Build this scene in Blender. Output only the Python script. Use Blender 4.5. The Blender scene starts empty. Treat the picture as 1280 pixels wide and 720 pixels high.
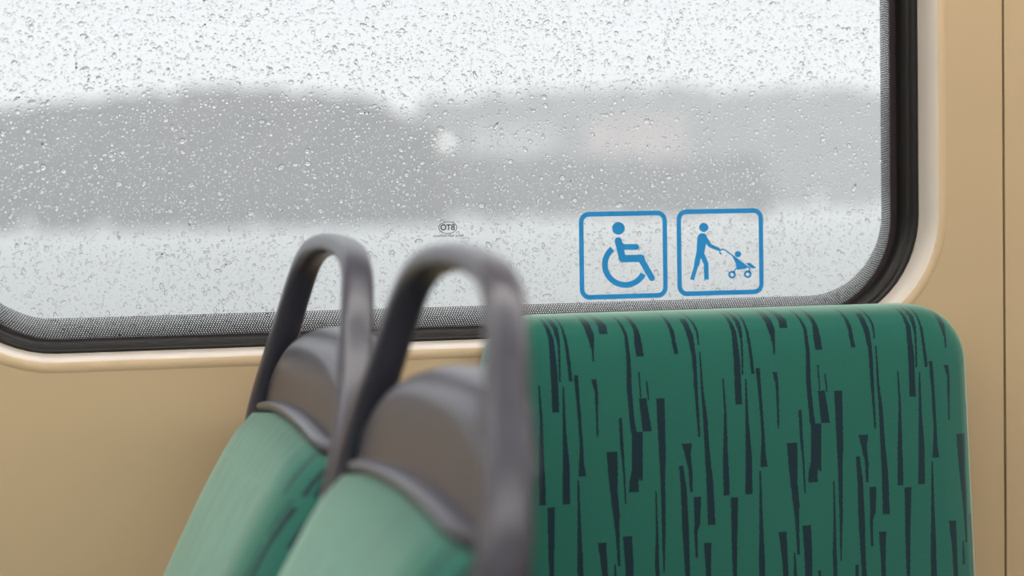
import bpy, bmesh, math, random
import numpy as np
from math import pi, sin, cos, tan, radians, sqrt, atan2
from mathutils import Vector, Matrix
random.seed(7); rng = np.random.default_rng(11)
C = bpy.context.scene.collection
sc = bpy.context.scene

# ------------------------------------------------------------------ camera, sky, lamps, exposure
F_PX, PSI, PITCH, ROLL = 2600.0, radians(15.2), radians(2.6), radians(0.9)
CAM = Vector((0, -2.118, 1.25))
fw = Vector((sin(PSI)*cos(PITCH), cos(PSI)*cos(PITCH), -sin(PITCH)))
r0 = Vector((cos(PSI), -sin(PSI), 0)); u0 = r0.cross(fw)
rt = r0*cos(ROLL) - u0*sin(ROLL); up = u0*cos(ROLL) + r0*sin(ROLL)
cam_data = bpy.data.cameras.new('camera'); cam = bpy.data.objects.new('camera', cam_data); C.objects.link(cam)
cam.matrix_world = Matrix(((rt.x, up.x, -fw.x, CAM.x), (rt.y, up.y, -fw.y, CAM.y), (rt.z, up.z, -fw.z, CAM.z), (0, 0, 0, 1)))
cam_data.sensor_width = 36; cam_data.lens = F_PX*36/1280; cam_data.clip_end = 3000; cam_data.clip_start = .05
cam_data.dof.use_dof = True; cam_data.dof.focus_distance = 2.225
cam_data.dof.aperture_fstop = (cam_data.lens/1000)/0.024
sc.camera = cam
sc.view_settings.view_transform = 'Standard'; sc.view_settings.look = 'None'
sc.view_settings.gamma = 1; sc.view_settings.use_curve_mapping = False
sc.view_settings.exposure = 0.0
SKY, LAMP = 0.84, 12.2
w = bpy.data.worlds.new('overcast_sky'); sc.world = w; w.use_nodes = True
nt = w.node_tree; nt.nodes.clear()
tc = nt.nodes.new('ShaderNodeTexCoord'); sx = nt.nodes.new('ShaderNodeSeparateXYZ')
cr = nt.nodes.new('ShaderNodeValToRGB'); bg = nt.nodes.new('ShaderNodeBackground'); wo = nt.nodes.new('ShaderNodeOutputWorld')
nt.links.new(tc.outputs['Generated'], sx.inputs[0]); nt.links.new(sx.outputs['Z'], cr.inputs[0])
cr.color_ramp.elements[0].color = (.95, .96, .95, 1); cr.color_ramp.elements[0].position = 0.0
cr.color_ramp.elements[1].color = (1.02, 1.03, 1.05, 1); cr.color_ramp.elements[1].position = .09
for ps, v in ((.3, 1.6), (1, 2.3)):
    e = cr.color_ramp.elements.new(ps); e.color = (.98*v, v, 1.03*v, 1)
nt.links.new(cr.outputs[0], bg.inputs[0]); bg.inputs[1].default_value = SKY
nt.links.new(bg.outputs[0], wo.inputs[0])
cy = sc.cycles
cy.use_denoising = True; cy.max_bounces = 12; cy.diffuse_bounces = 4; cy.glossy_bounces = 4
cy.transmission_bounces = 8; cy.transparent_max_bounces = 16; cy.volume_bounces = 2
cy.caustics_refractive = True; cy.caustics_reflective = False; cy.sample_clamp_indirect = 6

# ------------------------------------------------------------------ helpers
def tag(o, label=None, cat=None, group=None, kind=None):
    if label: o['label'] = label
    if cat: o['category'] = cat
    if group: o['group'] = group
    if kind: o['kind'] = kind
    return o
def thing(name, loc=(0, 0, 0), **k):
    o = bpy.data.objects.new(name, None); C.objects.link(o); o.location = loc; o.empty_display_size = .05
    return tag(o, **k)
def mesh(name, verts, faces, m, parent=None, smooth=True, off=(0, 0, 0), mods=()):
    """link a mesh; vertices are given in world space, stored relative to the parent's base"""
    b = Vector(off)
    if parent is not None: b = Vector(parent_base(parent))
    me = bpy.data.meshes.new(name)
    me.from_pydata([tuple(Vector(v)-b) for v in verts], [], faces); me.validate()
    bm = bmesh.new(); bm.from_mesh(me); bmesh.ops.recalc_face_normals(bm, faces=bm.faces); bm.to_mesh(me); bm.free()
    me.materials.append(m)
    if smooth: me.polygons.foreach_set('use_smooth', [True]*len(me.polygons))
    o = bpy.data.objects.new(name, me); C.objects.link(o)
    if parent is not None: o.parent = parent
    else: o.location = b
    return o
def parent_base(p):
    b = Vector((0, 0, 0))
    while p is not None: b += p.location; p = p.parent
    return b
def bev(o, w=.003, seg=3, ang=35):
    md = o.modifiers.new('bevel', 'BEVEL'); md.width = w; md.segments = seg; md.limit_method = 'ANGLE'; md.angle_limit = radians(ang); return o
def sub(o, n=1):
    md = o.modifiers.new('smooth', 'SUBSURF'); md.levels = n; md.render_levels = n; return o
def box_vf(x0, x1, y0, y1, z0, z1, V=None, Fc=None):
    V = [] if V is None else V; Fc = [] if Fc is None else Fc
    n = len(V)
    V += [(x0,y0,z0),(x1,y0,z0),(x1,y1,z0),(x0,y1,z0),(x0,y0,z1),(x1,y0,z1),(x1,y1,z1),(x0,y1,z1)]
    Fc += [tuple(n+i for i in q) for q in ((0,3,2,1),(4,5,6,7),(0,1,5,4),(1,2,6,5),(2,3,7,6),(3,0,4,7))]
    return V, Fc
def box(name, x0, x1, y0, y1, z0, z1, m, parent=None, b=.002):
    V, Fc = box_vf(x0, x1, y0, y1, z0, z1)
    c = ((x0+x1)/2, (y0+y1)/2, z0)
    o = mesh(name, V, Fc, m, parent, smooth=True, off=c)
    if b: bev(o, b)
    return o
def grid_faces(nu, nv, closed_u=False, n0=0):
    F = []
    for j in range(nv-1):
        for i in range(nu-(0 if closed_u else 1)):
            a = n0+j*nu+i; b = n0+j*nu+(i+1) % nu
            F.append((a, b, b+nu, a+nu))
    return F
def sweep(path, ru, rv, U, seg=20):
    """ellipse section swept along path (list of Vectors); U = fixed axis (width ru), the other axis is tangent x U (width rv)"""
    n = len(path); V = []
    for i, p in enumerate(path):
        t = (path[min(i+1, n-1)] - path[max(i-1, 0)]).normalized()
        u = U[i] if isinstance(U, list) else U
        u = (u - t*u.dot(t)).normalized(); v = t.cross(u)
        a = ru[i] if hasattr(ru, '__len__') else ru; b = rv[i] if hasattr(rv, '__len__') else rv
        for k in range(seg):
            th = 2*pi*k/seg
            # slightly squared section
            c, s = cos(th), sin(th); e = .68
            V.append(p + u*(a*math.copysign(abs(c)**e, c)) + v*(b*math.copysign(abs(s)**e, s)))
    F = grid_faces(seg, n, True)
    F.append(tuple(range(seg))[::-1]); F.append(tuple((n-1)*seg+k for k in range(seg)))
    return V, F
def interp(x, xs, ys): return float(np.interp(x, xs, ys))

# ------------------------------------------------------------------ materials
def mat(name, col, rough=.5, spec=.5, metallic=0, sheen=0, sheen_tint=(1, 1, 1), coat=0, bump=None, var=None, emit=None):
    m = bpy.data.materials.new(name); m.use_nodes = True; t = m.node_tree; p = t.nodes['Principled BSDF']
    p.inputs['Base Color'].default_value = (*col, 1); p.inputs['Roughness'].default_value = rough
    p.inputs['Specular IOR Level'].default_value = spec; p.inputs['Metallic'].default_value = metallic
    p.inputs['Sheen Weight'].default_value = sheen; p.inputs['Sheen Tint'].default_value = (*sheen_tint, 1); p.inputs['Sheen Roughness'].default_value = .35
    p.inputs['Coat Weight'].default_value = coat
    if emit: p.inputs['Emission Color'].default_value = (*emit[:3], 1); p.inputs['Emission Strength'].default_value = emit[3]
    tcn = t.nodes.new('ShaderNodeTexCoord')
    if var:
        n = t.nodes.new('ShaderNodeTexNoise'); n.inputs['Scale'].default_value = var[0]; n.inputs['Detail'].default_value = 3
        t.links.new(tcn.outputs['Object'], n.inputs['Vector'])
        mx = t.nodes.new('ShaderNodeMix'); mx.data_type = 'RGBA'; mx.inputs['A'].default_value = (*col, 1); mx.inputs['B'].default_value = (*var[1], 1)
        t.links.new(n.outputs['Fac'], mx.inputs['Factor']); t.links.new(mx.outputs['Result'], p.inputs['Base Color'])
    if bump:
        n = t.nodes.new('ShaderNodeTexNoise'); n.inputs['Scale'].default_value = bump[0]; n.inputs['Detail'].default_value = 2
        t.links.new(tcn.outputs['Object'], n.inputs['Vector'])
        bp = t.nodes.new('ShaderNodeBump'); bp.inputs['Strength'].default_value = bump[1]; bp.inputs['Distance'].default_value = bump[2]
        t.links.new(n.outputs['Fac'], bp.inputs['Height']); t.links.new(bp.outputs[0], p.inputs['Normal'])
    return m
M = {}
M['panel'] = mat('beige_laminate', (.60, .46, .285), .42, .5, bump=(900, .04, .0003), var=(1.5, (.585, .45, .275)))
M['edge'] = mat('beige_lit_edge', (.68, .52, .33), .3, .5)  # panel laminate, its colour lightened for the light the curve catches
M['lip'] = mat('lip_reflection_tint', (.80, .73, .655), .27, .5)  # same laminate; the window's reflection is put into this pale colour
M['rubber'] = mat('black_rubber', (.013, .012, .012), .40, .32, bump=(500, .05, .0003))
M['dark'] = mat('dark_gap', (.14, .09, .05), .8)
M['plastic'] = mat('grey_plastic', (.058, .058, .082), .33, .6, bump=(1400, .06, .0002))
M['plastic_dark'] = mat('dark_grey_plastic', (.05, .05, .062), .45)
M['metal'] = mat('grey_metal', (.35, .36, .37), .35, metallic=1)
M['floor'] = mat('grey_vinyl_floor', (.06, .062, .065), .5, bump=(700, .1, .0005), var=(300, (.045, .045, .05)))
M['ceiling'] = mat('white_ceiling', (.75, .75, .73), .5)
M['ink'] = mat('black_ink', (.02, .012, .015), .6)
M['greyprint'] = mat('thin_grey_print', (.10, .09, .10), .6)
M['greyink'] = mat('grey_ink', (.42, .43, .43), .6)
def vinyl():
    m = bpy.data.materials.new('blue_vinyl'); m.use_nodes = True; t = m.node_tree; p = t.nodes['Principled BSDF']; o = t.nodes['Material Output']
    p.inputs['Base Color'].default_value = (.03, .30, .70, 1); p.inputs['Roughness'].default_value = .5
    tr = t.nodes.new('ShaderNodeBsdfTranslucent'); tr.inputs[0].default_value = (.03, .44, .90, 1)
    mx = t.nodes.new('ShaderNodeMixShader'); mx.inputs[0].default_value = .5
    t.links.new(p.outputs[0], mx.inputs[1]); t.links.new(tr.outputs[0], mx.inputs[2]); t.links.new(mx.outputs[0], o.inputs[0])
    return m
M['vinyl'] = vinyl()
def glass(film):
    """window pane: clear, mirror-like at grazing angles, with the milky film that rain leaves on it"""
    m = bpy.data.materials.new('wet_window_glass' if film else 'window_glass'); m.use_nodes = True; t = m.node_tree; t.nodes.remove(t.nodes['Principled BSDF']); o = t.nodes['Material Output']
    tr = t.nodes.new('ShaderNodeBsdfTransparent'); tr.inputs[0].default_value = (.97, .985, .98, 1)
    tl = t.nodes.new('ShaderNodeBsdfTranslucent'); tl.inputs[0].default_value = (1, 1, 1, 1)
    gl = t.nodes.new('ShaderNodeBsdfGlossy'); gl.inputs['Roughness'].default_value = .01
    fr = t.nodes.new('ShaderNodeFresnel'); fr.inputs[0].default_value = 1.25
    a = t.nodes.new('ShaderNodeMixShader'); a.inputs[0].default_value = film
    b = t.nodes.new('ShaderNodeMixShader')
    t.links.new(tr.outputs[0], a.inputs[1]); t.links.new(tl.outputs[0], a.inputs[2])
    t.links.new(fr.outputs[0], b.inputs[0]); t.links.new(a.outputs[0], b.inputs[1]); t.links.new(gl.outputs[0], b.inputs[2])
    t.links.new(b.outputs[0], o.inputs[0])
    return m
M['glass'] = glass(.11); M['clear'] = glass(0)
def water():
    m = bpy.data.materials.new('rain_water'); m.use_nodes = True; t = m.node_tree; t.nodes.remove(t.nodes['Principled BSDF']); o = t.nodes['Material Output']
    g = t.nodes.new('ShaderNodeBsdfGlass'); g.inputs['IOR'].default_value = 1.33; g.inputs['Roughness'].default_value = 0.0
    t.links.new(g.outputs[0], o.inputs[0]); return m
M['water'] = water()
def frit():
    """black enamel printed on the glass edge, fading out through a staggered dot screen; UV in metres (u along, v inwards)"""
    m = bpy.data.materials.new('black_enamel_dots'); m.use_nodes = True; t = m.node_tree; p = t.nodes['Principled BSDF']; o = t.nodes['Material Output']
    p.inputs['Base Color'].default_value = (.012, .012, .013, 1); p.inputs['Roughness'].default_value = .35
    uv = t.nodes.new('ShaderNodeUVMap'); uv.uv_map = 'UVMap'; s = t.nodes.new('ShaderNodeSeparateXYZ'); t.links.new(uv.outputs[0], s.inputs[0])
    def mth(op, a, b=None, c=None):
        n = t.nodes.new('ShaderNodeMath'); n.operation = op
        for i, q in enumerate((a, b, c)):
            if q is None: continue
            if isinstance(q, (int, float)): n.inputs[i].default_value = q
            else: t.links.new(q, n.inputs[i])
        return n.outputs[0]
    P = .0027; Q = P*1.5
    u, v = s.outputs[0], s.outputs[1]
    def cell(x, per, sh): return mth('MULTIPLY', mth('SUBTRACT', mth('FRACT', mth('MULTIPLY_ADD', x, 1/per, sh)), .5), per)
    def dist(a, b):
        cu, cv = cell(u, P, a), cell(v, Q, b)
        return mth('SQRT', mth('ADD', mth('MULTIPLY', cu, cu), mth('MULTIPLY', cv, cv)))
    d = mth('MINIMUM', dist(0, 0), dist(.5, .5))
    r = mth('MULTIPLY_ADD', v, .019, .00055)
    hole = mth('LESS_THAN', d, r)
    tr = t.nodes.new('ShaderNodeBsdfTransparent'); mx = t.nodes.new('ShaderNodeMixShader')
    t.links.new(hole, mx.inputs[0]); t.links.new(p.outputs[0], mx.inputs[1]); t.links.new(tr.outputs[0], mx.inputs[2]); t.links.new(mx.outputs[0], o.inputs[0])
    return m
M['frit'] = frit()
DASHES = [
 [(0.7805,1.1241,0.0026),(0.7847,1.1032,0.0053),(0.7861,1.0741,0.0071),(0.7873,1.0283,0.0075)],
 [(0.7876,1.1239,0.0044),(0.791,1.1113,0.0053),(0.7925,1.0947,0.0027),(0.7921,1.0589,0.0018)],
 [(0.7964,1.1236,0.0018),(0.8005,1.0944,0.0035),(0.8037,1.0593,0.0036)],
 [(0.8222,1.1262,0.0071),(0.8265,1.1061,0.008),(0.8281,1.0893,0.0027),(0.8279,1.0785,0.0018)],
 [(0.8347,1.1258,0.0054),(0.8409,1.1139,0.009),(0.8408,1.1056,0.009)],
 [(0.858,1.1234,0.0027),(0.8641,1.1048,0.0036),(0.8657,1.0796,0.0045),(0.8654,1.0503,0.0054),(0.8678,1.0166,0.0054),(0.8694,1.0039,0.0063)],
 [(0.8731,1.0046,0.0118),(0.8727,0.9658,0.0118),(0.8689,0.9533,0.01),(0.8688,0.9432,0.0109)],
 [(0.8764,0.9783,0.0036),(0.8771,0.9546,0.0027)],
 [(0.8706,1.1247,0.0036),(0.8759,1.1087,0.0054),(0.8767,1.096,0.0081),(0.8783,1.0817,0.0081)],
 [(0.9096,1.1253,0.0027),(0.914,1.1074,0.0046),(0.9174,1.0829,0.0046)],
 [(0.9296,1.1179,0.0064),(0.934,1.0984,0.0064),(0.9366,1.0797,0.0046),(0.9381,1.039,0.0037),(0.9405,0.9965,0.0023)],
 [(0.9352,1.1245,0.0027),(0.9414,1.1066,0.0028),(0.9422,1.0913,0.0018)],
 [(0.9431,1.0837,0.0018),(0.9446,1.043,0.0028),(0.9471,1.0174,0.0046),(0.9487,0.9834,0.0055),(0.9512,0.9492,0.0074),(0.9526,0.9048,0.0083)],
 [(0.8764,1.0658,0.0018),(0.8779,1.0397,0.0018)],
 [(0.8844,1.0563,0.0018),(0.8861,1.0369,0.0018)],
 [(0.8797,1.0388,0.0081),(0.8839,1.0049,0.01)],
 [(0.8988,1.038,0.0091),(0.8994,1.0025,0.0082),(0.9,0.9772,0.0073),(0.8999,0.9602,0.0055),(0.9003,0.9094,0.0041),(0.8999,0.8585,0.0018)],
 [(0.8091,1.065,0.0044),(0.8114,1.0315,0.0036),(0.8136,0.9938,0.0036),(0.8134,0.9746,0.0054),(0.8142,0.962,0.008)],
 [(0.8278,1.0601,0.0054),(0.8303,1.0475,0.0036),(0.8307,1.0014,0.0018)],
 [(0.9677,1.0557,0.0018),(0.9693,1.0207,0.0028),(0.9689,0.9739,0.0056),(0.9696,0.9346,0.0074)],
 [(0.7956,1.0538,0.0018),(0.796,1.0113,0.0036),(0.7974,0.9737,0.0071),(0.7969,0.9344,0.008)],
 [(0.8552,1.0196,0.0036),(0.8566,0.9876,0.0036),(0.8582,0.9665,0.0023),(0.8597,0.9319,0.0018)],
 [(0.8458,0.9856,0.0117),(0.8465,0.9671,0.0108),(0.8472,0.946,0.0081),(0.8496,0.9206,0.0072),(0.8504,0.9037,0.0045),(0.8518,0.8682,0.0027)],
 [(0.8097,0.958,0.0018),(0.8101,0.9144,0.0036),(0.8105,0.8724,0.0063),(0.8109,0.8303,0.0072)],
 [(0.7809,0.9319,0.008),(0.7803,0.8826,0.0062),(0.7806,0.8323,0.0036)],
 [(0.834,0.8929,0.009),(0.8364,0.8624,0.0063),(0.8379,0.8285,0.0054)],
 [(0.8473,0.8702,0.0018),(0.848,0.8448,0.0036)],
 [(0.8611,0.8981,0.0099),(0.8627,0.8692,0.009),(0.8631,0.8269,0.0072)],
 [(0.9267,0.9903,0.011),(0.9275,0.9784,0.0064),(0.9301,0.963,0.0046),(0.9308,0.94,0.0028)],
 [(0.9201,0.9677,0.0046),(0.9226,0.9421,0.0064),(0.924,0.8996,0.0073),(0.9255,0.8569,0.0055),(0.928,0.8226,0.0055)],
 [(0.9372,0.9346,0.0083),(0.937,0.9074,0.0064),(0.9351,0.8989,0.0037),(0.9358,0.8716,0.0028)],
 [(0.8924,0.9429,0.0018),(0.893,0.9013,0.0027),(0.8926,0.8674,0.0046),(0.8941,0.8248,0.0046)],
 [(0.9479,0.8863,0.0083),(0.9485,0.8555,0.0055),(0.9492,0.8212,0.0046)],
 [(0.8752,0.8498,0.0036),(0.8758,0.826,0.0036)],
 [(0.9181,0.8531,0.0037),(0.9188,0.8232,0.0037)]]
# tapered navy dashes of the woven upholstery, one repeat: runs of (across, height, width) in metres
TILE, VTILE, VTOP = .1972, .300, 1.128
def fabric():
    m = bpy.data.materials.new('green_moquette'); m.use_nodes = True; t = m.node_tree; p = t.nodes['Principled BSDF']
    uv = t.nodes.new('ShaderNodeUVMap'); uv.uv_map = 'UVMap'; s = t.nodes.new('ShaderNodeSeparateXYZ'); t.links.new(uv.outputs[0], s.inputs[0])
    def mth(op, a, b=None, c=None):
        n = t.nodes.new('ShaderNodeMath'); n.operation = op
        for i, q in enumerate((a, b, c)):
            if q is None: continue
            if isinstance(q, (int, float)): n.inputs[i].default_value = q
            else: t.links.new(q, n.inputs[i])
        return n.outputs[0]
    wn = t.nodes.new('ShaderNodeTexNoise'); wn.inputs['Scale'].default_value = 330; wn.inputs['Detail'].default_value = 1; t.links.new(uv.outputs[0], wn.inputs['Vector'])
    x = mth('MULTIPLY_ADD', wn.outputs['Fac'], .0018, s.outputs[0])
    X0 = .7755; x = mth('SUBTRACT', x, .0009)
    x = mth('ADD', mth('WRAP', x, X0+TILE, X0), 0.0)
    y = mth('WRAP', s.outputs[1], VTOP, VTOP-VTILE)
    acc = None
    for run in DASHES:
        for (xa, za, wa), (xb, zb, wb) in zip(run, run[1:]):
            if za > 1.11: # first runs start at the top edge of the repeat
                pass
            h = za-zb
            if h < 1e-4: continue
            mx_, k = (xb-xa)/h, (wb-wa)/2/h
            tt = mth('SUBTRACT', za, y)
            cx = mth('MULTIPLY_ADD', tt, mx_, xa)
            while xa < X0: xa += TILE; cx = mth('ADD', cx, TILE)
            d = mth('ABSOLUTE', mth('SUBTRACT', x, cx))
            hw = mth('MULTIPLY_ADD', tt, k, wa/2)
            ins = mth('MULTIPLY', mth('LESS_THAN', d, hw), mth('COMPARE', y, (za+zb)/2, h/2+1e-4))
            acc = ins if acc is None else mth('MAXIMUM', acc, ins)
    n = t.nodes.new('ShaderNodeTexNoise'); n.inputs['Scale'].default_value = 420; n.inputs['Detail'].default_value = 5; n.inputs['Roughness'].default_value = .75; t.links.new(uv.outputs[0], n.inputs['Vector'])
    g = t.nodes.new('ShaderNodeMix'); g.data_type = 'RGBA'; g.inputs['A'].default_value = (.009, .112, .084, 1); g.inputs['B'].default_value = (.022, .165, .128, 1)
    t.links.new(n.outputs['Fac'], g.inputs['Factor'])
    c = t.nodes.new('ShaderNodeMix'); c.data_type = 'RGBA'; c.inputs['B'].default_value = (.004, .020, .036, 1)
    t.links.new(acc, c.inputs['Factor']); t.links.new(g.outputs['Result'], c.inputs['A']); t.links.new(c.outputs['Result'], p.inputs['Base Color'])
    p.inputs['Roughness'].default_value = .85; p.inputs['Specular IOR Level'].default_value = .2
    p.inputs['Sheen Weight'].default_value = 1.0; p.inputs['Sheen Roughness'].default_value = .45; p.inputs['Sheen Tint'].default_value = (.68, 1, .86, 1)
    bp = t.nodes.new('ShaderNodeBump'); bp.inputs['Strength'].default_value = .15; bp.inputs['Distance'].default_value = .0004
    t.links.new(n.outputs['Fac'], bp.inputs['Height']); t.links.new(bp.outputs[0], p.inputs['Normal'])
    return m
M['fabric'] = fabric()
def set_uv(o, fn):
    me = o.data; b = parent_base(o.parent) if o.parent else o.location
    uvl = me.uv_layers.new(name='UVMap')
    for l in me.loops:
        c = me.vertices[l.vertex_index].co + b
        uvl.data[l.index].uv = fn(c)
# ------------------------------------------------------------------ the coach shell
XR, XL, Z0, Z1, RAD = 1.0612, -0.020, 1.0950, 1.80, .126
def rrect(xl, xr, z0, z1, r, n=14):
    """rounded rectangle in the wall plane, counter-clockwise, with extra points along its sides"""
    P = []
    for cx, cz, a0 in ((xr-r, z0+r, -pi/2), (xr-r, z1-r, 0), (xl+r, z1-r, pi/2), (xl+r, z0+r, pi)):
        for k in range(n+1):
            a = a0+pi/2*k/n; P.append((cx+r*cos(a), cz+r*sin(a)))
    return P
def ring_mesh(xl, xr, prof):
    """prof: list of (dx inset, dz inset, y)"""
    V = []; loops = []
    for dx, dz, y in prof:
        r = RAD-(dx+dz)/2
        P = rrect(xl+dx, xr-dx, Z0+dz, Z1-dz, r); loops.append(P)
        V += [(p[0], y, p[1]) for p in P]
    return V, grid_faces(len(loops[0]), len(prof), True)
def wall_panel(name, x0, x1, z0, z1, holes, y=0.0):
    bm = bmesh.new(); edges = []
    def loop(P):
        vs = [bm.verts.new((p[0], y, p[1])) for p in P]
        for a, b in zip(vs, vs[1:]+vs[:1]): edges.append(bm.edges.new((a, b)))
    loop([(x0, z0), (x1, z0), (x1, z1), (x0, z1)])
    for h in holes: loop(h)
    bmesh.ops.triangle_fill(bm, use_beauty=True, use_dissolve=False, edges=edges)
    me = bpy.data.meshes.new(name); bm.to_mesh(me); bm.free(); me.materials.append(M['panel'])
    o = bpy.data.objects.new(name, me); C.objects.link(o); tag(o, kind='structure')
    md = o.modifiers.new('thickness', 'SOLIDIFY'); md.thickness = .004; md.offset = 1 if me.polygons[0].normal.y > 0 else -1
    return o
LIPW = (-.0195, -.0165)
WINS = [(XL, XR), (XL-1.22, XL-.12)]  # second opening is out of view, added to light the seat fronts
holes = [rrect(a+LIPW[0], b-LIPW[0], Z0+LIPW[1], Z1-LIPW[1], RAD+.018) for a, b in WINS]
wall_panel('wall_window_side', -3.2, 1.1500, .02, 2.24, holes)
wall_panel('wall_window_side_end', 1.1530, 3.2, .02, 2.24, [])
tag(box('trim_1', 1.1480, 1.1550, .0046, .010, .02, 2.24, M['dark'], b=0), kind='structure')
for i, (a, b) in enumerate(WINS):
    win = thing('window_%d' % (i+1), (a, 0, Z0), kind='structure')
    pf = [(-.0205, -.0175, .0002), (-.0185, -.0155, -.0008), (-.0150, -.0120, -.0012), (-.0115, -.0085, -.0010), (-.0095, -.0065, -.0002)]
    V, Fc = ring_mesh(a, b, pf); mesh('rounded_edge', V, Fc, M['edge'], win)
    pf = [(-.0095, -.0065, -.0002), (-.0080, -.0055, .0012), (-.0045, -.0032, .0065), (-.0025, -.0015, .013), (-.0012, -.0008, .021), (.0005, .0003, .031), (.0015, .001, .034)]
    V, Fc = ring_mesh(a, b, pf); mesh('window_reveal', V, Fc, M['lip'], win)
    pf = [(.0000, .0000, .036), (-.0002, 0, .0305), (.0012, .0008, .0285), (.0040, .0025, .0280), (.0070, .0048, .0295), (.0088, .0062, .0335), (.0096, .0072, .0350), (.0110, .0082, .0345), (.0128, .0094, .0375), (.0142, .0104, .044), (.0150, .0110, .0545), (.0150, .0110, .0549)]
    V, Fc = ring_mesh(a, b, pf); mesh('rubber_seal', V, Fc, M['rubber'], win)
    # printed black border and its fading dot screen, on the inner face of the glass
    V, Fc = ring_mesh(a, b, [(.013, .009, .05470), (.0235, .0135, .05470)]); mesh('enamel_border', V, Fc, M['ink'], win, smooth=False)
    V, Fc = ring_mesh(a, b, [(.0235, .0135, .05465), (.0345, .0345, .05465)])
    fr = mesh('enamel_dot_screen', V, Fc, M['frit'], win, smooth=False)
    n = len(V)//2; s = [0.0]
    for k in range(n): s.append(s[-1]+(Vector(V[(k+1) % n])-Vector(V[k])).length)
    per = round(s[-1]/.0027)*.0027; s = [q*per/s[-1] for q in s]
    uvl = fr.data.uv_layers.new(name='UVMap')
    for pl in fr.data.polygons:
        vi = [v for v in pl.vertices]; base = sorted(set(v % n for v in vi)); wrap = (0 in base and n-1 in base)
        for li, v in zip(pl.loop_indices, vi):
            k = v % n; ss = s[n] if (wrap and k == 0) else s[k]
            q = Vector(V[v]) - Vector(V[k]) if v >= n else Vector((0, 0, 0))
            uvl.data[li].uv = (ss, q.length)
    P = rrect(a+.009, b-.009, Z0+.006, Z1-.006, RAD-.008); n = len(P)
    V = [(p[0], .0550, p[1]) for p in P]+[(p[0], .0600, p[1]) for p in P]
    # a single sheet carries the transparent shader, so the pane is one face loop thick
    mesh('glass_pane', V[:n], [tuple(range(n))], M['glass'] if i == 0 else M['clear'], win, smooth=False)
# opposite side of the coach, behind the camera, with its own row of windows
YB = -2.78
OW = [(-2.6, -1.45), (-1.3, -.15), (0.0, 1.15), (1.3, 2.45)]
V = []; Fc = []
box_vf(-3.2, 3.2, YB-.05, YB, 0, .98, V, Fc); box_vf(-3.2, 3.2, YB-.05, YB, 1.85, 2.24, V, Fc)
xs = [-3.2]+[q for p in OW for q in p]+[3.2]
for k in range(0, len(xs), 2): box_vf(xs[k], xs[k+1], YB-.05, YB, .98, 1.85, V, Fc)
tag(mesh('wall_opposite', V, Fc, M['panel'], smooth=False), kind='structure')
for k, (a, b) in enumerate(OW):
    win = thing('window_%d' % (k+3), (a, YB, .98), kind='structure')
    V = []; Fc = []
    box_vf(a, b, YB-.055, YB+.008, .98, 1.005, V, Fc); box_vf(a, b, YB-.055, YB+.008, 1.825, 1.85, V, Fc)
    box_vf(a, a+.025, YB-.055, YB+.008, 1.005, 1.825, V, Fc); box_vf(b-.025, b, YB-.055, YB+.008, 1.005, 1.825, V, Fc)
    mesh('window_frame', V, Fc, M['rubber'], win, smooth=False)
    mesh('glass_pane', [(a+.02, YB-.03, 1.0), (b-.02, YB-.03, 1.0), (b-.02, YB-.03, 1.83), (a+.02, YB-.03, 1.83)], [(0, 1, 2, 3)], M['clear'], win, smooth=False)
tag(box('floor', -3.2, 3.2, YB-.05, .05, -.05, 0, M['floor'], b=0), kind='structure')
tag(box('ceiling', -3.2, 3.2, YB-.05, .05, 2.24, 2.29, M['ceiling'], b=0), kind='structure')
tag(box('wall_left', -3.25, -3.2, YB-.05, .05, 0, 2.24, M['panel'], b=0), kind='structure')
tag(box('wall_right', 3.2, 3.25, YB-.05, .05, 0, 2.24, M['panel'], b=0), kind='structure')
lm = mat('lamp_diffuser', (.9, .88, .82), .4, emit=(1, .955, .90, LAMP))
for k, (yy, lab) in enumerate(((-.75, 'long white ceiling lamp nearer the rain-covered window'), (-2.0, 'long white ceiling lamp above the camera aisle'))):
    lt = thing('ceiling_lamp', (0, yy, 2.205), label=lab, cat='lamp', group='ceiling lamps along the coach')
    box('lamp_housing', -2.6, 2.6, yy-.10, yy+.10, 2.215, 2.2395, M['ceiling'], lt)
    box('lamp_diffuser', -2.55, 2.55, yy-.085, yy+.085, 2.195, 2.2145, lm, lt, b=.006)

# ------------------------------------------------------------------ wide seat with its back to the window wall
def slab_outline(hw_top, hw_bot, z0, z1, r, cx, n=10):
    """closed outline (x, z): straight slightly flared sides, rounded top corners"""
    P = [(cx-hw_bot, z0)]
    P += [(cx-hw_bot+(hw_bot-hw_top)*k/12, z0+(z1-r-z0)*k/12) for k in range(1, 13)]
    for k in range(1, n+1):
        a = pi-pi/2*k/n; P.append((cx-hw_top+r+r*cos(a), z1-r+r*sin(a)))
    for k in range(1, 14): P.append((cx-hw_top+r+(2*hw_top-2*r)*k/14, z1))
    for k in range(0, n+1):
        a = pi/2-pi/2*k/n; P.append((cx+hw_top-r+r*cos(a), z1-r+r*sin(a)))
    P += [(cx+hw_top+(hw_bot-hw_top)*k/12, z1-r-(z1-r-z0)*k/12) for k in range(1, 13)]
    return P
def pillow(name, P, cx, cz, prof, m, parent):
    """prof: (inset, y) rings from back to front; outline pulled towards its middle by inset"""
    V = []; n = len(P)
    for ins, y in prof:
        for x, z in P:
            dx, dz = x-cx, z-cz
            sx_ = max(0, 1-ins/.26); sz_ = max(0, 1-ins/.30)
            V.append((cx+dx*sx_, y, cz+dz*sz_))
    F = grid_faces(n, len(prof), True); F.append(tuple(range(n))[::-1]); F.append(tuple((len(prof)-1)*n+k for k in range(n)))
    return mesh(name, V, F, m, parent)
seat = thing('wide_seat', (.7975, -.05, 0), label='wide green seat with navy dashes standing with its back to the window wall', cat='seat')
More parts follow.
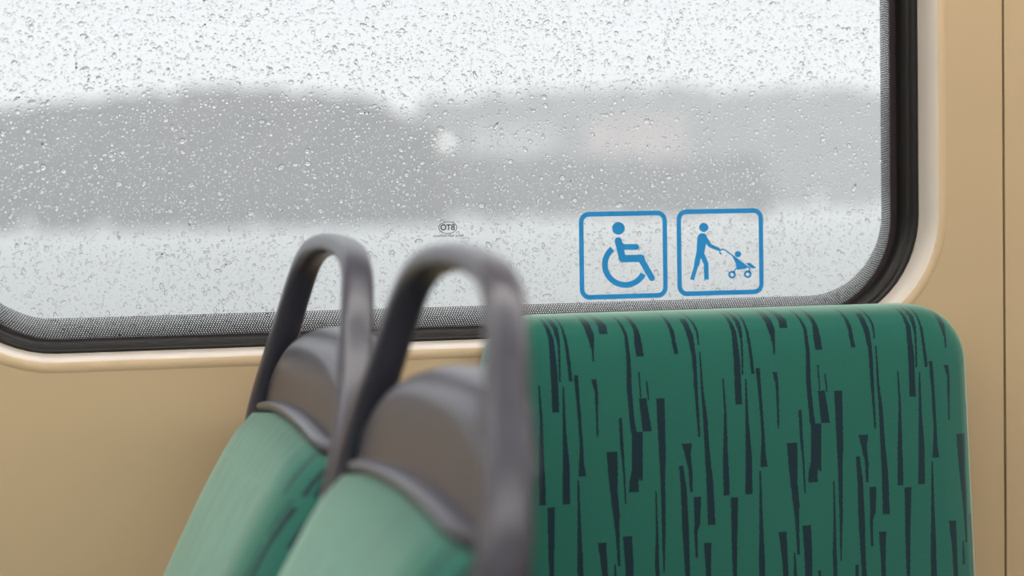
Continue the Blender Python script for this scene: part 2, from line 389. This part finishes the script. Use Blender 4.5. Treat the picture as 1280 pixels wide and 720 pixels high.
P = slab_outline(.2645, .2910, .50, 1.1235, .058, .7955)
bk = pillow('backrest', P, .7975, .81, [(.012, -.016), (.004, -.020), (0, -.030), (0, -.062), (.0015, -.078), (.005, -.090), (.0105, -.098), (.020, -.1035), (.045, -.107), (.10, -.109), (.18, -.110)], M['fabric'], seat)
set_uv(bk, lambda c: (c.x, c.z + max(0, c.y+.085)*.0))
P = slab_outline(.252, .262, .52, 1.105, .05, .7975)
pillow('back_board', P, .7975, .81, [(.002, -.003), (0, -.006), (0, -.0155)], M['plastic_dark'], seat)
V, Fc = box_vf(.525, 1.049, -.52, -.10, .42, .50); cs = mesh('seat_cushion', V, Fc, M['fabric'], seat); bev(cs, .03, 5); set_uv(cs, lambda c: (c.x, c.y))
V, Fc = box_vf(.535, 1.039, -.50, -.02, .385, .4195); bev(mesh('seat_pan', V, Fc, M['plastic_dark'], seat), .008)
for s in (-1, 1):
    V, Fc = box_vf(.787+s*.19-.02, .787+s*.19+.02, -.40, -.03, 0, .3845); bev(mesh('leg', V, Fc, M['metal'], seat), .006)

# ------------------------------------------------------------------ pair of seats across the coach, each with a grab handle
FX = [.44, .60, .75, .878, .9207, .9633, 1.002, 1.030, 1.046, 1.06]      # heights
FXX = [.026, .076, .136, .1900, .2104, .2315, .2530, .2710, .2810, .287]  # front face of the upholstery
SY = -.258                     # middle of the window-side seat
X0, SL = .300, .20
def seam_z(u): return 1.0385 + .019*(1-(u/.225)**2)
def arch_pts():
    """centre line of the loop: (u, z)"""
    zs = [.95, 1.00, 1.04, 1.08, 1.12, 1.15, 1.17, 1.185]; hw = [.228, .228, .226, .207, .178, .159, .143, .127]
    L = [(h, z) for h, z in zip(hw, zs)]
    top = [(.105, 1.1955), (.080, 1.2015), (.042, 1.2055), (0, 1.2070)]
    Rr = L+top
    return Rr + [(-h, z) for h, z in Rr[-2::-1]]
def smooth_path(P, n=90):
    P = np.array(P, float); d = np.r_[0, np.cumsum(np.linalg.norm(np.diff(P, axis=0), axis=1))]
    # Catmull-Rom
    out = []
    for s in np.linspace(0, d[-1], n):
        i = min(len(P)-2, max(0, int(np.searchsorted(d, s))-1)); t = (s-d[i])/(d[i+1]-d[i])
        p0 = P[max(i-1, 0)]; p1 = P[i]; p2 = P[i+1]; p3 = P[min(i+2, len(P)-1)]
        out.append(.5*((2*p1)+(-p0+p2)*t+(2*p0-5*p1+4*p2-p3)*t*t+(-p0+3*p1-3*p2+p3)*t**3))
    return out
def loop_x(z): return X0+.006+SL*(z-1.04) if z > 1.0 else X0+.006-.008-.5*(1.0-z)
def make_seat():
    root = thing('coach_seat', (.25, SY, 0))
    # upholstered backrest
    nu, nv = 33, 34; HW = .2145
    V = []; prof = []
    vs = np.linspace(0, 1, nv)
    def ring(inset, back, crown):
        out = []
        for j in range(nv):
            for i in range(nu):
                pass
        return out
    us = np.sin(np.linspace(-pi/2, pi/2, nu))
    front = []
    for t in vs:
        for q in us:
            u = q*HW
            ztop = seam_z(u)-.008; z = .47+(ztop-.47)*(1-(1-t)**1.0)
            x = interp(z, FX, FXX)
            e = abs(q); side = .036*max(0, (e-.62)/.38)**2.4     # the sides roll back
            tz = max(0, (z-(ztop-.022))/.022); topr = .006*tz**2  # and the top tucks in
            x = x - .004*(1-e**2) + side + topr
            front.append((x, SY+u, z))
    back = [(interp(z, FX, FXX)+.052, SY+(y-SY)*.88, z) for x, y, z in front]
    V = front+back; F = grid_faces(nu, nv)
    nF = nu*nv; F += [tuple(nF+k for k in f[::-1]) for f in F]
    bd = [i for i in range(nu)]+[j*nu+nu-1 for j in range(1, nv)]+[(nv-1)*nu+i for i in range(nu-2, -1, -1)]+[j*nu for j in range(nv-2, 0, -1)]
    for a, b in zip(bd, bd[1:]+bd[:1]): F.append((a, b, b+nF, a+nF))
    o = mesh('backrest', V, F, M['fabric'], root); set_uv(o, lambda c: (c.y, c.z*1.12))
    # grey plastic rim along the top of the upholstery
    pth = []
    for q in np.linspace(-1, 1, 41):
        u = q*.207; z = seam_z(u); pth.append(Vector((X0-.005+.052*max(0, (abs(q)-.72)/.28)**2.2*.5, SY+u, z-.0015)))
    V, F = sweep(pth, .0075, .0045, Vector((1, 0, .2)), 14); mesh('upholstery_rim', V, F, M['plastic'], root)
    # moulded headpiece filling the lower part of the loop
    nu, nv = 41, 30; V = []; HP = .205
    for j in range(nv):
        t = j/(nv-1)
        for i in range(nu):
            q = -1+2*i/(nu-1); u0_ = q*HP
            zb = seam_z(u0_)-.004; zt = 1.130-.055*abs(q)**3
            squeeze = interp(zb+(zt-zb)*t, [1.03, 1.06, 1.10, 1.136], [1, .985, .95, .90])
            u = u0_*squeeze
            s_ = max(0, (t-.6)/.4); z = zb+(zt-zb)*(.74*min(t/.6, 1)+.26*sin(pi/2*s_))
            x = X0-.002+SL*(z-1.04) + .004*abs(q)**3
            x += .036*(1-.75*abs(q)**3)*(1-cos(pi/2*s_))
            V.append((x, SY+u, z))
    nb = len(V); V2 = []
    for j in range(nv):
        for i in range(nu):
            x, y, z = V[j*nu+i]; t = j/(nv-1)
            V2.append((X0+interp(z, [1.04, 1.13], [.026, .046])+SL*(z-1.04), SY+(y-SY)*.88, z-(0.0 if t < .9 else .001)))
    F = grid_faces(nu, nv); F2 = [tuple(nb+k for k in f[::-1]) for f in F]
    bd = [i for i in range(nu)]+[j*nu+nu-1 for j in range(1, nv)]+[(nv-1)*nu+i for i in range(nu-2, -1, -1)]+[j*nu for j in range(nv-2, 0, -1)]
    F = F+F2+[(a, b, b+nb, a+nb) for a, b in zip(bd, bd[1:]+bd[:1])]
    mesh('headpiece', V+V2, F, M['plastic'], root)
    # the grab handle: one loop of oval section
    P2 = smooth_path(arch_pts(), 110)
    pth = [Vector((loop_x(p[1]), SY+p[0], p[1])) for p in P2]
    ru = [interp(p.z, [1.0, 1.06, 1.12, 1.19, 1.21], [.0175, .0155, .0140, .0132, .013]) for p in pth]
    rv = [interp(p.z, [1.0, 1.06, 1.12, 1.19, 1.21], [.0135, .0125, .0108, .0098, .0090]) for p in pth]
    V, F = sweep(pth, ru, rv, Vector((1, 0, -SL)).normalized(), 24); mesh('grab_handle', V, F, M['plastic'], root)
    # back shell, cushion and pedestal
    V = []; nj = 20
    for j in range(nj):
        z = .40+(1.045-.40)*j/(nj-1); x = interp(z, FX, FXX)
        V += [(x+.032, SY-.190, z), (x+.032, SY+.190, z), (x+.056, SY+.175, z), (x+.056, SY-.175, z)]
    F = grid_faces(4, nj, True)+[(3, 2, 1, 0), tuple((nj-1)*4+k for k in range(4))]
    bev(mesh('back_shell', V, F, M['plastic_dark'], root), .006, 3, 40)
    V, Fc = box_vf(-.36, .10, SY-.215, SY+.215, .40, .485); o = mesh('seat_cushion', V, Fc, M['fabric'], root); bev(o, .028, 5); set_uv(o, lambda c: (c.y, c.x))
    V, Fc = box_vf(-.34, .12, SY-.20, SY+.20, .365, .3995); bev(mesh('seat_pan', V, Fc, M['plastic_dark'], root), .008)
    V, Fc = box_vf(-.14, .02, SY-.06, SY+.06, 0, .3645); bev(mesh('pedestal', V, Fc, M['metal'], root), .01)
    return root
def kids(o): return [c for c in bpy.data.objects if c.parent == o]
s1 = make_seat()
tag(s1, 'green seat with grey grab handle next to the window wall, the farther of the pair', 'seat', 'pair of coach seats with grab handles')
s2 = s1.copy(); C.objects.link(s2); s2.location.y += -.479
for ch in kids(s1):
    c = ch.copy(); C.objects.link(c); c.parent = s2
tag(s2, 'green seat with grey grab handle on the aisle side, nearest to the camera', 'seat', 'pair of coach seats with grab handles')

# ------------------------------------------------------------------ stickers on the inner face of the glass
YS = .0546
def extrude_poly(polys, m, name, parent, th=.0003):
    V = []; F = []
    for P in polys:
        n = len(P); b = len(V)
        V += [(x, YS-th, z) for x, z in P]+[(x, YS, z) for x, z in P]
        F.append(tuple(b+k for k in range(n))); F.append(tuple(b+n+k for k in range(n))[::-1])
        F += [(b+k, b+(k+1) % n, b+n+(k+1) % n, b+n+k) for k in range(n)]
    return mesh(name, V, F, m, parent, smooth=False)
def union_sheet(polys, m, name, parent, h=.00045):
    """one thin film in the outline of all the shapes together (marching squares over their joint distance field)"""
    A = np.concatenate([np.array(p) for p in polys]); lo = A.min(0)-2*h; hi = A.max(0)+2*h
    nx, nz = int((hi[0]-lo[0])/h)+2, int((hi[1]-lo[1])/h)+2
    X = lo[0]+h*np.arange(nx); Z = lo[1]+h*np.arange(nz); GX, GZ_ = np.meshgrid(X, Z, indexing='ij'); D = np.full(GX.shape, 1e9)
    for P in polys:
        P = np.array(P); d = np.full(GX.shape, 1e9); ins = np.zeros(GX.shape, bool)
        for (ax, az), (bx, bz) in zip(P, np.roll(P, -1, 0)):
            ex, ez = bx-ax, bz-az; L = ex*ex+ez*ez
            if L < 1e-16: continue
            tt = np.clip(((GX-ax)*ex+(GZ_-az)*ez)/L, 0, 1); d = np.minimum(d, (GX-ax-ex*tt)**2+(GZ_-az-ez*tt)**2)
            if ez != 0: ins ^= ((az > GZ_) != (bz > GZ_)) & (GX < ex*(GZ_-az)/ez+ax)
        D = np.minimum(D, np.where(ins, -1, 1)*np.sqrt(d))
    V = []; F = []; idx = {}
    def vid(key, p):
        if key not in idx: idx[key] = len(V); V.append((p[0], YS-.0001, p[1]))
        return idx[key]
    for i in range(nx-1):
        for j in range(nz-1):
            c = ((i, j), (i+1, j), (i+1, j+1), (i, j+1)); dv = [D[q] for q in c]
            if min(dv) >= 0: continue
            f = []
            for k in range(4):
                a, b_ = c[k], c[(k+1) % 4]; da, db = dv[k], dv[(k+1) % 4]
                if da < 0: f.append(vid(a, (X[a[0]], Z[a[1]])))
                if (da < 0) != (db < 0):
                    s_ = da/(da-db); f.append(vid(tuple(sorted((a, b_))), (X[a[0]]+(X[b_[0]]-X[a[0]])*s_, Z[a[1]]+(Z[b_[1]]-Z[a[1]])*s_)))
            if len(f) >= 3: F.append(tuple(f))
    return mesh(name, V, F, m, parent, smooth=False)
def film(polys, m, name, parent):
    """shapes that only touch side by side: one flat film"""
    V = []; F = []
    for P in polys:
        b = len(V); V += [(x, YS-.0001, z) for x, z in P]; F.append(tuple(b+k for k in range(len(P))))
    return mesh(name, V, F, m, parent, smooth=False)
def disc(c, r, n=36): return [(c[0]+r*cos(2*pi*k/n), c[1]+r*sin(2*pi*k/n)) for k in range(n)]
def capsule(a, b, w, ends=(True, True)):
    a = Vector(a); b = Vector(b); d = (b-a).normalized(); n = Vector((-d.y, d.x)); r = w/2; P = []; N = 10
    if ends[1]: P += [tuple(b+(n*cos(t)+d*sin(t))*r) for t in [pi*k/N for k in range(N+1)]]
    else: P += [tuple(b+n*r), tuple(b-n*r)]
    if ends[0]: P += [tuple(a+(-n*cos(t)-d*sin(t))*r) for t in [pi*k/N for k in range(N+1)]]
    else: P += [tuple(a-n*r), tuple(a+n*r)]
    return P
def arc(c, r0_, r1_, a0, a1, n=40):
    A = [radians(a0+(a1-a0)*k/n) for k in range(n+1)]
    return [[(c[0]+r_*cos(a), c[1]+r_*sin(a)) for r_, a in ((r0_, A[k]), (r1_, A[k]), (r1_, A[k+1]), (r0_, A[k+1]))] for k in range(n)]
def border(x0, x1, z0, z1, w, r, n=10):
    def rr(x0, x1, z0, z1, r):
        P = []
        for cx, cz, a0 in ((x1-r, z0+r, -pi/2), (x1-r, z1-r, 0), (x0+r, z1-r, pi/2), (x0+r, z0+r, pi)):
            P += [(cx+r*cos(a0+pi/2*k/n), cz+r*sin(a0+pi/2*k/n)) for k in range(n+1)]
        return P
    A, B = rr(x0, x1, z0, z1, r), rr(x0+w, x1-w, z0+w, z1-w, max(r-w, .001)); N = len(A)
    return [[A[k], A[(k+1) % N], B[(k+1) % N], B[k]] for k in range(N)]
def mapper(px0, px1, py0, py1, x0, x1, z0, z1):
    def f(P):
        out = []
        for X, Y in P:
            Y2 = Y+.022*(X-(px0+px1)/2)
            out.append((x0+(X-px0)/(px1-px0)*(x1-x0), z1-(Y2-py0)/(py1-py0)*(z1-z0)))
        return out
    return f
sx0, sx1, sz0, sz1 = .6670, .7688, 1.1325, 1.2287
st = thing('wheelchair_sticker', (sx0, YS, sz0), label='blue outlined sticker of a wheelchair user on the window glass', cat='sticker', group='blue priority stickers on the window')
film(border(sx0, sx1, sz0, sz1, .0053, .0115), M['vinyl'], 'sticker_border', st)
mp = mapper(105, 605, 104, 601, sx0, sx1, sz0, sz1)
pol = [disc((328, 201), 36), capsule((326, 272), (349, 374), 41), capsule((345, 307), (428, 307), 33), capsule((349, 373), (455, 371), 42, (True, True)), capsule((453, 374), (514, 484), 36)]
union_sheet([mp(p) for p in pol], M['vinyl'], 'seated_figure', st)
film([mp([(x, 2*408-y) for x, y in p]) for p in arc((363, 408), 98, 131, 128, 333)], M['vinyl'], 'wheel', st)
tx0, tx1, tz0, tz1 = .7800, .8825, 1.1332, 1.2294
st = thing('stroller_sticker', (tx0, YS, tz0), label='blue outlined sticker of a person pushing a baby stroller on the glass', cat='sticker', group='blue priority stickers on the window')
film(border(tx0, tx1, tz0, tz1, .0053, .0115), M['vinyl'], 'sticker_border', st)
mp = mapper(655, 1140, 89, 586, tx0, tx1, tz0, tz1)
pol = [disc((806, 196), 26), [(772, 246), (784, 231), (806, 229), (820, 240), (826, 262), (816, 300), (806, 352), (763, 352), (766, 295)],
       capsule((810, 250), (840, 300), 22), capsule((840, 300), (886, 321), 20), capsule((777, 345), (764, 408), 30), capsule((764, 408), (737, 496), 23, (True, False)),
       capsule((792, 345), (817, 405), 28), capsule((817, 405), (818, 496), 26, (True, False))]
union_sheet([mp(p) for p in pol], M['vinyl'], 'walking_figure', st)
hp = [(903, 350), (893, 340), (897, 326), (910, 321), (925, 326), (960, 353), (1010, 392), (1062, 432)]
pol = [capsule(a, b, 7.5) for a, b in zip(hp, hp[1:])]
pol += [disc((996, 350), 18), [(962, 358), (1052, 428), (1030, 436), (990, 440), (982, 402)], [(1038, 402), (1064, 400), (1098, 428), (1082, 434), (1066, 428)],
        capsule((986, 430), (970, 455), 7), capsule((1062, 430), (1058, 452), 7)]
union_sheet([mp(p) for p in pol], M['vinyl'], 'stroller', st)
for c in ((962, 468), (1050, 466)): film([mp(p) for p in arc(c, 10, 22, 0, 360, 30)], M['vinyl'], 'stroller_wheel', st)

# maker's mark printed on the glass, read from behind
mk = thing('glass_marking', (.5200, YS, 1.2010), label='small black oval maker marking printed on the window glass', cat='marking')
def text_mesh(name, body, size, x, z, m, parent, bold=0, sx_=1.0):
    cu = bpy.data.curves.new(name, 'FONT'); cu.body = body; cu.size = size; cu.align_x = 'CENTER'; cu.align_y = 'CENTER'; cu.offset = bold; cu.extrude = .00003
    tmp = bpy.data.objects.new('tmp', cu); C.objects.link(tmp); dg = bpy.context.evaluated_depsgraph_get(); dg.update()
    me = bpy.data.meshes.new_from_object(tmp.evaluated_get(dg)); bpy.data.objects.remove(tmp); me.name = name
    me.materials.clear(); me.materials.append(m)
    pb = parent_base(parent)
    me.transform(Matrix(((-sx_, 0, 0, x-pb.x), (0, 0, 1, YS-.0001-pb.y), (0, 1, 0, z-pb.z), (0, 0, 0, 1))))
    o = bpy.data.objects.new(name, me); C.objects.link(o); o.parent = parent; return o
extrude_poly([[(.5200+a*cos(t), 1.2146+b*sin(t)) for a, b, t in ((.0095, .0060, t0), (.0102, .0066, t0), (.0102, .0066, t1), (.0095, .0060, t1))] for t0, t1 in [(2*pi*k/48, 2*pi*(k+1)/48) for k in range(48)]], M['ink'], 'oval', mk, th=.0001)
text_mesh('letters', 'BTO', .0086, .5198, 1.2146, M['ink'], mk, bold=.0002, sx_=.95)
text_mesh('small_print', 'Bursa Ayn Otomotiv', .0040, .5203, 1.2058, M['greyprint'], mk, bold=.00003)
extrude_poly([[(x0_, z_), (x1_, z_), (x1_, z_+h_), (x0_, z_+h_)] for x0_, x1_, z_, h_ in ((.5275, .5385, 1.2030, .0004),)], M['greyink'], 'print_line', mk, th=.0001)
# ------------------------------------------------------------------ rain on the outer face of the glass
def raindrops():
    YG = .0552; NB = 10
    drops = []  # x, z, r, elong, angle, height ratio
    def area(n, x0, x1, z0, z1, med, sg, lo, hi):
        r = np.clip(np.exp(rng.normal(math.log(med), sg, n)), lo, hi)
        for k in range(n):
            el = 1+abs(rng.normal(0, .28)); an = rng.choice([0, pi/2])*1.0+rng.normal(0, .35)
            drops.append((rng.uniform(x0, x1), rng.uniform(z0, z1), r[k], el, an, rng.uniform(.18, .34)))
    area(NDROPS, .0, XR-.026, Z0+.014, 1.50, .00096, .40, .00050, .0030)
    area(17000, .0, XR-.026, Z0+.014, 1.50, .00055, .25, .00038, .0008)
    area(3000, .0, XR-.026, 1.50, Z1-.02, .0010, .4, .0005, .0030)
    area(500, .05, XR-.06, Z0+.014, Z0+.034, .0012, .4, .0006, .003)
    area(150, .0, XR-.03, Z0+.03, 1.50, .0017, .25, .0013, .0032)
    # a few thin trickles
    for tx, za, zb in ((.573, 1.46, 1.22), (.548, 1.40, 1.30), (.684, 1.42, 1.29), (.215, 1.455, 1.43), (.66, 1.45, 1.37), (.20, 1.30, 1.24)):
        z = za; x = tx
        while z > zb:
            z -= rng.uniform(.0012, .004); x += rng.normal(0, .0006)
            drops.append((x, z, rng.uniform(.0004, .0008), rng.uniform(1.2, 2.6), pi/2+rng.normal(0, .15), .4))
    # stay on the glass inside the corner radius
    keep = []
    for d in drops:
        x, z = d[0], d[1]; rr_ = RAD-.028; cx = min(max(x, XL+.027+rr_), XR-.027-rr_); cz = min(max(z, Z0+.014+rr_), Z1-.02-rr_)
        if (x-cx)**2+(z-cz)**2 <= rr_**2 or (cx == x) or (cz == z): keep.append(d)
    # thin out overlaps on a grid
    cell = {}; out = []
    for d in sorted(keep, key=lambda q: -q[2]):
        ok = True; g = (int(d[0]/.004), int(d[1]/.004))
        for a in (-1, 0, 1):
            for b in (-1, 0, 1):
                for e in cell.get((g[0]+a, g[1]+b), ()):
                    if (e[0]-d[0])**2+(e[1]-d[1])**2 < (.85*(e[2]+d[2]))**2: ok = False; break
                if not ok: break
            if not ok: break
        if ok: out.append(d); cell.setdefault(g, []).append(d)
    V = []; F = []; flat = []
    for x, z, r, el, an, hr in out:
        b = len(V); ca, sa = cos(an), sin(an); wob = rng.normal(0, .09, NB); ox, oz = rng.normal(0, .12*r), rng.normal(-.12*r, .1*r); h = r*hr
        for ring, (s, y) in enumerate(((1, 0), (.82, .55), (.45, .9))):
            for k in range(NB):
                t = 2*pi*k/NB; q = r*s*(1+wob[k]); px, pz = q*el*cos(t), q*sin(t)/math.sqrt(el)
                V.append((x+px*ca-pz*sa+ox*y, YG+h*y, z+px*sa+pz*ca+oz*y))
        V.append((x+ox, YG+h, z+oz))
        F.append(tuple(b+k for k in range(NB))); flat.append(len(F)-1)
        for j in (0, 1):
            for k in range(NB): F.append((b+j*NB+k, b+(j+1)*NB+k, b+(j+1)*NB+(k+1) % NB, b+j*NB+(k+1) % NB))
        for k in range(NB): F.append((b+2*NB+k, b+3*NB, b+2*NB+(k+1) % NB))
    me = bpy.data.meshes.new('raindrops'); me.from_pydata(V, [], F)
    bm = bmesh.new(); bm.from_mesh(me); bmesh.ops.recalc_face_normals(bm, faces=bm.faces); bm.to_mesh(me); bm.free()
    sm = np.ones(len(F), bool); sm[flat] = False; me.polygons.foreach_set('use_smooth', sm)
    me.materials.append(M['water'])
    o = bpy.data.objects.new('raindrops', me); C.objects.link(o)
    print('drops', len(out))
    tag(o, 'clear raindrops scattered over the outer face of the window', 'raindrops', kind='stuff')
NDROPS = 16500
raindrops()

# ------------------------------------------------------------------ outdoors: pale wet ground, trees and blocks of flats in rain haze
GZ = -2.5
M['ground'] = mat('pale_wet_ground', (.44, .45, .44), .7, .3, var=(.02, (.42, .43, .425)))
M['leaf'] = mat('dark_tree_foliage', (.042, .040, .044), .9, .1, bump=(3, .5, .2), var=(.4, (.06, .055, .058)))
M['leaf2'] = mat('brownish_tree_foliage', (.075, .050, .045), .9, .1, bump=(3, .5, .2), var=(.4, (.05, .045, .04)))
M['bark'] = mat('tree_bark', (.06, .05, .045), .9)
M['brick'] = mat('pinkish_render', (.34, .22, .19), .8)
M['cream'] = mat('cream_render', (.30, .28, .26), .8)
M['roof'] = mat('dark_roof', (.10, .09, .09), .7)
M['pane'] = mat('dark_window_pane', (.04, .05, .06), .1)
g = box('ground', -500, 900, 4, 1200, GZ-.5, GZ, M['ground'], b=0); tag(g, kind='structure')
def at(px, dist):
    """a spot on the ground at the given depth from the coach, in the direction of a column of the view"""
    d = fw+rt*((px-640)/F_PX); d.z = 0; d /= (d.x*sin(PSI)+d.y*cos(PSI)); p = CAM+d*dist
    return p.x, p.y
def tree_mesh(seed, mat_):
    r = random.Random(seed); V = []; F = []
    ico = bmesh.new(); bmesh.ops.create_icosphere(ico, subdivisions=2, radius=1); ico.verts.ensure_lookup_table()
    iv = [v.co.copy() for v in ico.verts]; fi = [tuple(v.index for v in f.verts) for f in ico.faces]; ico.free()
    for k in range(85):
        t = r.random()**.8; zc = .03+.91*t; rad = .30*(sin(pi*min(1, .12+zc*.88))**.6)
        a = r.uniform(0, 2*pi); q = rad*sqrt(r.random()); cx, cy_ = q*cos(a), q*sin(a); s = r.uniform(.045, .10)
        b = len(V); w_ = [1+r.uniform(-.18, .18) for _ in iv]
        V += [(cx+v.x*s*e, cy_+v.y*s*e, zc+v.z*s*.8*e) for v, e in zip(iv, w_)]; F += [tuple(b+i for i in f) for f in fi]
    me = bpy.data.meshes.new('tree_crown'); me.from_pydata(V, [], F); me.materials.append(mat_); return me
def trunk_mesh():
    V = []; F = []
    for j, (z, rr_) in enumerate(((0, .03), (.15, .02), (.5, .013), (.8, .005))):
        V += [(rr_*cos(2*pi*k/8), rr_*sin(2*pi*k/8), z) for k in range(8)]
    F = grid_faces(8, 4, True); me = bpy.data.meshes.new('tree_trunk'); me.from_pydata(V, [], F); me.materials.append(M['bark']); return me
crowns = [tree_mesh(s, M['leaf']) for s in (1, 2, 3)]+[tree_mesh(4, M['leaf2'])]; tm = trunk_mesh()
def tree(px, dist, h, wd, c, lab, grp):
    x, y = at(px, dist); t = thing('broadleaf_tree', (x, y, GZ), label=lab, cat='tree', group=grp)
    t.scale = (h*wd, h*wd, h); t.rotation_euler.z = random.uniform(0, 6.28)
    for nm, me in (('tree_crown', crowns[c]), ('tree_trunk', tm)):
        o = bpy.data.objects.new(nm, me); C.objects.link(o); o.parent = t
near = [(-40, 262, 15.4), (12, 268, 15.8), (62, 262, 16.0), (112, 266, 16.4), (160, 262, 16.8), (208, 268, 17.3), (256, 262, 17.6), (304, 267, 17.9), (350, 262, 17.5), (395, 268, 17.2), (440, 262, 16.4), (482, 267, 15.2), (518, 262, 13.0),
        (-10, 256, 11), (85, 257, 11), (185, 256, 11.5), (280, 257, 11.5), (372, 256, 11), (462, 257, 10), (530, 258, 9)]
for px, d, h in near: tree(px, d, h, 1.35, random.choice([0, 1, 2, 3]), 'dark blurred tree in the left clump beyond the pale ground', 'dark trees of the left clump')
far = [(560, 420, 23), (618, 430, 24), (680, 440, 25), (930, 430, 24), (985, 440, 25), (1040, 430, 24.5), (1095, 440, 24), (1150, 430, 24), (1210, 440, 25), (735, 470, 27), (800, 470, 27), (862, 460, 27)]
for px, d, h in far: tree(px, d, h, 1.6, random.choice([0, 1, 2]), 'pale hazy tree far off beyond the right half of the window', 'hazy trees far off')
low = [(555, 300, 8.5), (600, 305, 9.5), (648, 300, 9.0), (695, 306, 9.5), (742, 300, 9.0), (790, 305, 9.0), (836, 300, 8.5), (882, 306, 8.5), (928, 300, 9.0)]
for px, d, h in low: tree(px, d, h, 1.9, random.choice([0, 1, 2]), 'low tree in the grey row before the far blocks of flats', 'low trees in the middle distance')
def block(px, dist, wd, h, m, lab, fl, nw):
    x, y = at(px, dist); b = thing('apartment_building', (x, y, GZ), label=lab, cat='building')
    box('facade', x-wd/2, x+wd/2, y, y+12, GZ, GZ+h, M[m], b, b=0)
    box('roof', x-wd/2-.4, x+wd/2+.4, y-.4, y+12.4, GZ+h, GZ+h+.5, M['roof'], b, b=0)
    for j in range(fl):
        for k in range(nw):
            xx = x-wd/2+wd*(k+.5)/nw; zz = GZ+1+(h-1.2)*j/fl
            box('building_window', xx-.6, xx+.6, y-.06, y-.002, zz, zz+1.5, M['pane'], b, b=0)
block(655, 400, 14, 17, 'cream', 'pale hazy block of flats left of the stickers', 5, 5)
block(810, 400, 16, 18, 'brick', 'pinkish hazy block of flats above the stickers', 5, 6)
x, y = at(561, 255)
lp = thing('street_lamp', (x, y, GZ), label='lit street lamp standing at the right end of the dark trees', cat='lamp')
V, Fc = sweep([Vector((x, y, GZ)), Vector((x, y, GZ+5)), Vector((x, y, GZ+9.6))], [.10, .08, .06], [.10, .08, .06], Vector((1, 0, 0)), 10); mesh('lamp_post', V, Fc, M['roof'], lp)
box('lamp_head', x-.5, x+.5, y-.5, y+.5, GZ+9.6, GZ+10.6, mat('lit_lamp_globe', (.9, .9, .85), .4, emit=(1, .98, .92, 1.6)), lp, b=.2)
def haze():
    m = bpy.data.materials.new('rain_haze'); m.use_nodes = True; t = m.node_tree; t.nodes.remove(t.nodes['Principled BSDF']); o = t.nodes['Material Output']
    v = t.nodes.new('ShaderNodeVolumeScatter'); v.inputs['Color'].default_value = (1, 1, 1, 1); v.inputs['Density'].default_value = HAZE; v.inputs['Anisotropy'].default_value = 0
    t.links.new(v.outputs[0], o.inputs['Volume'])
    V, Fc = box_vf(-480, 880, 12, 560, GZ+.02, 45); ob = mesh('rain_haze', V, Fc, m, smooth=False)
    tag(ob, 'pale rain haze hanging over the ground and the trees', 'haze', kind='stuff')
HAZE = .0017
haze()
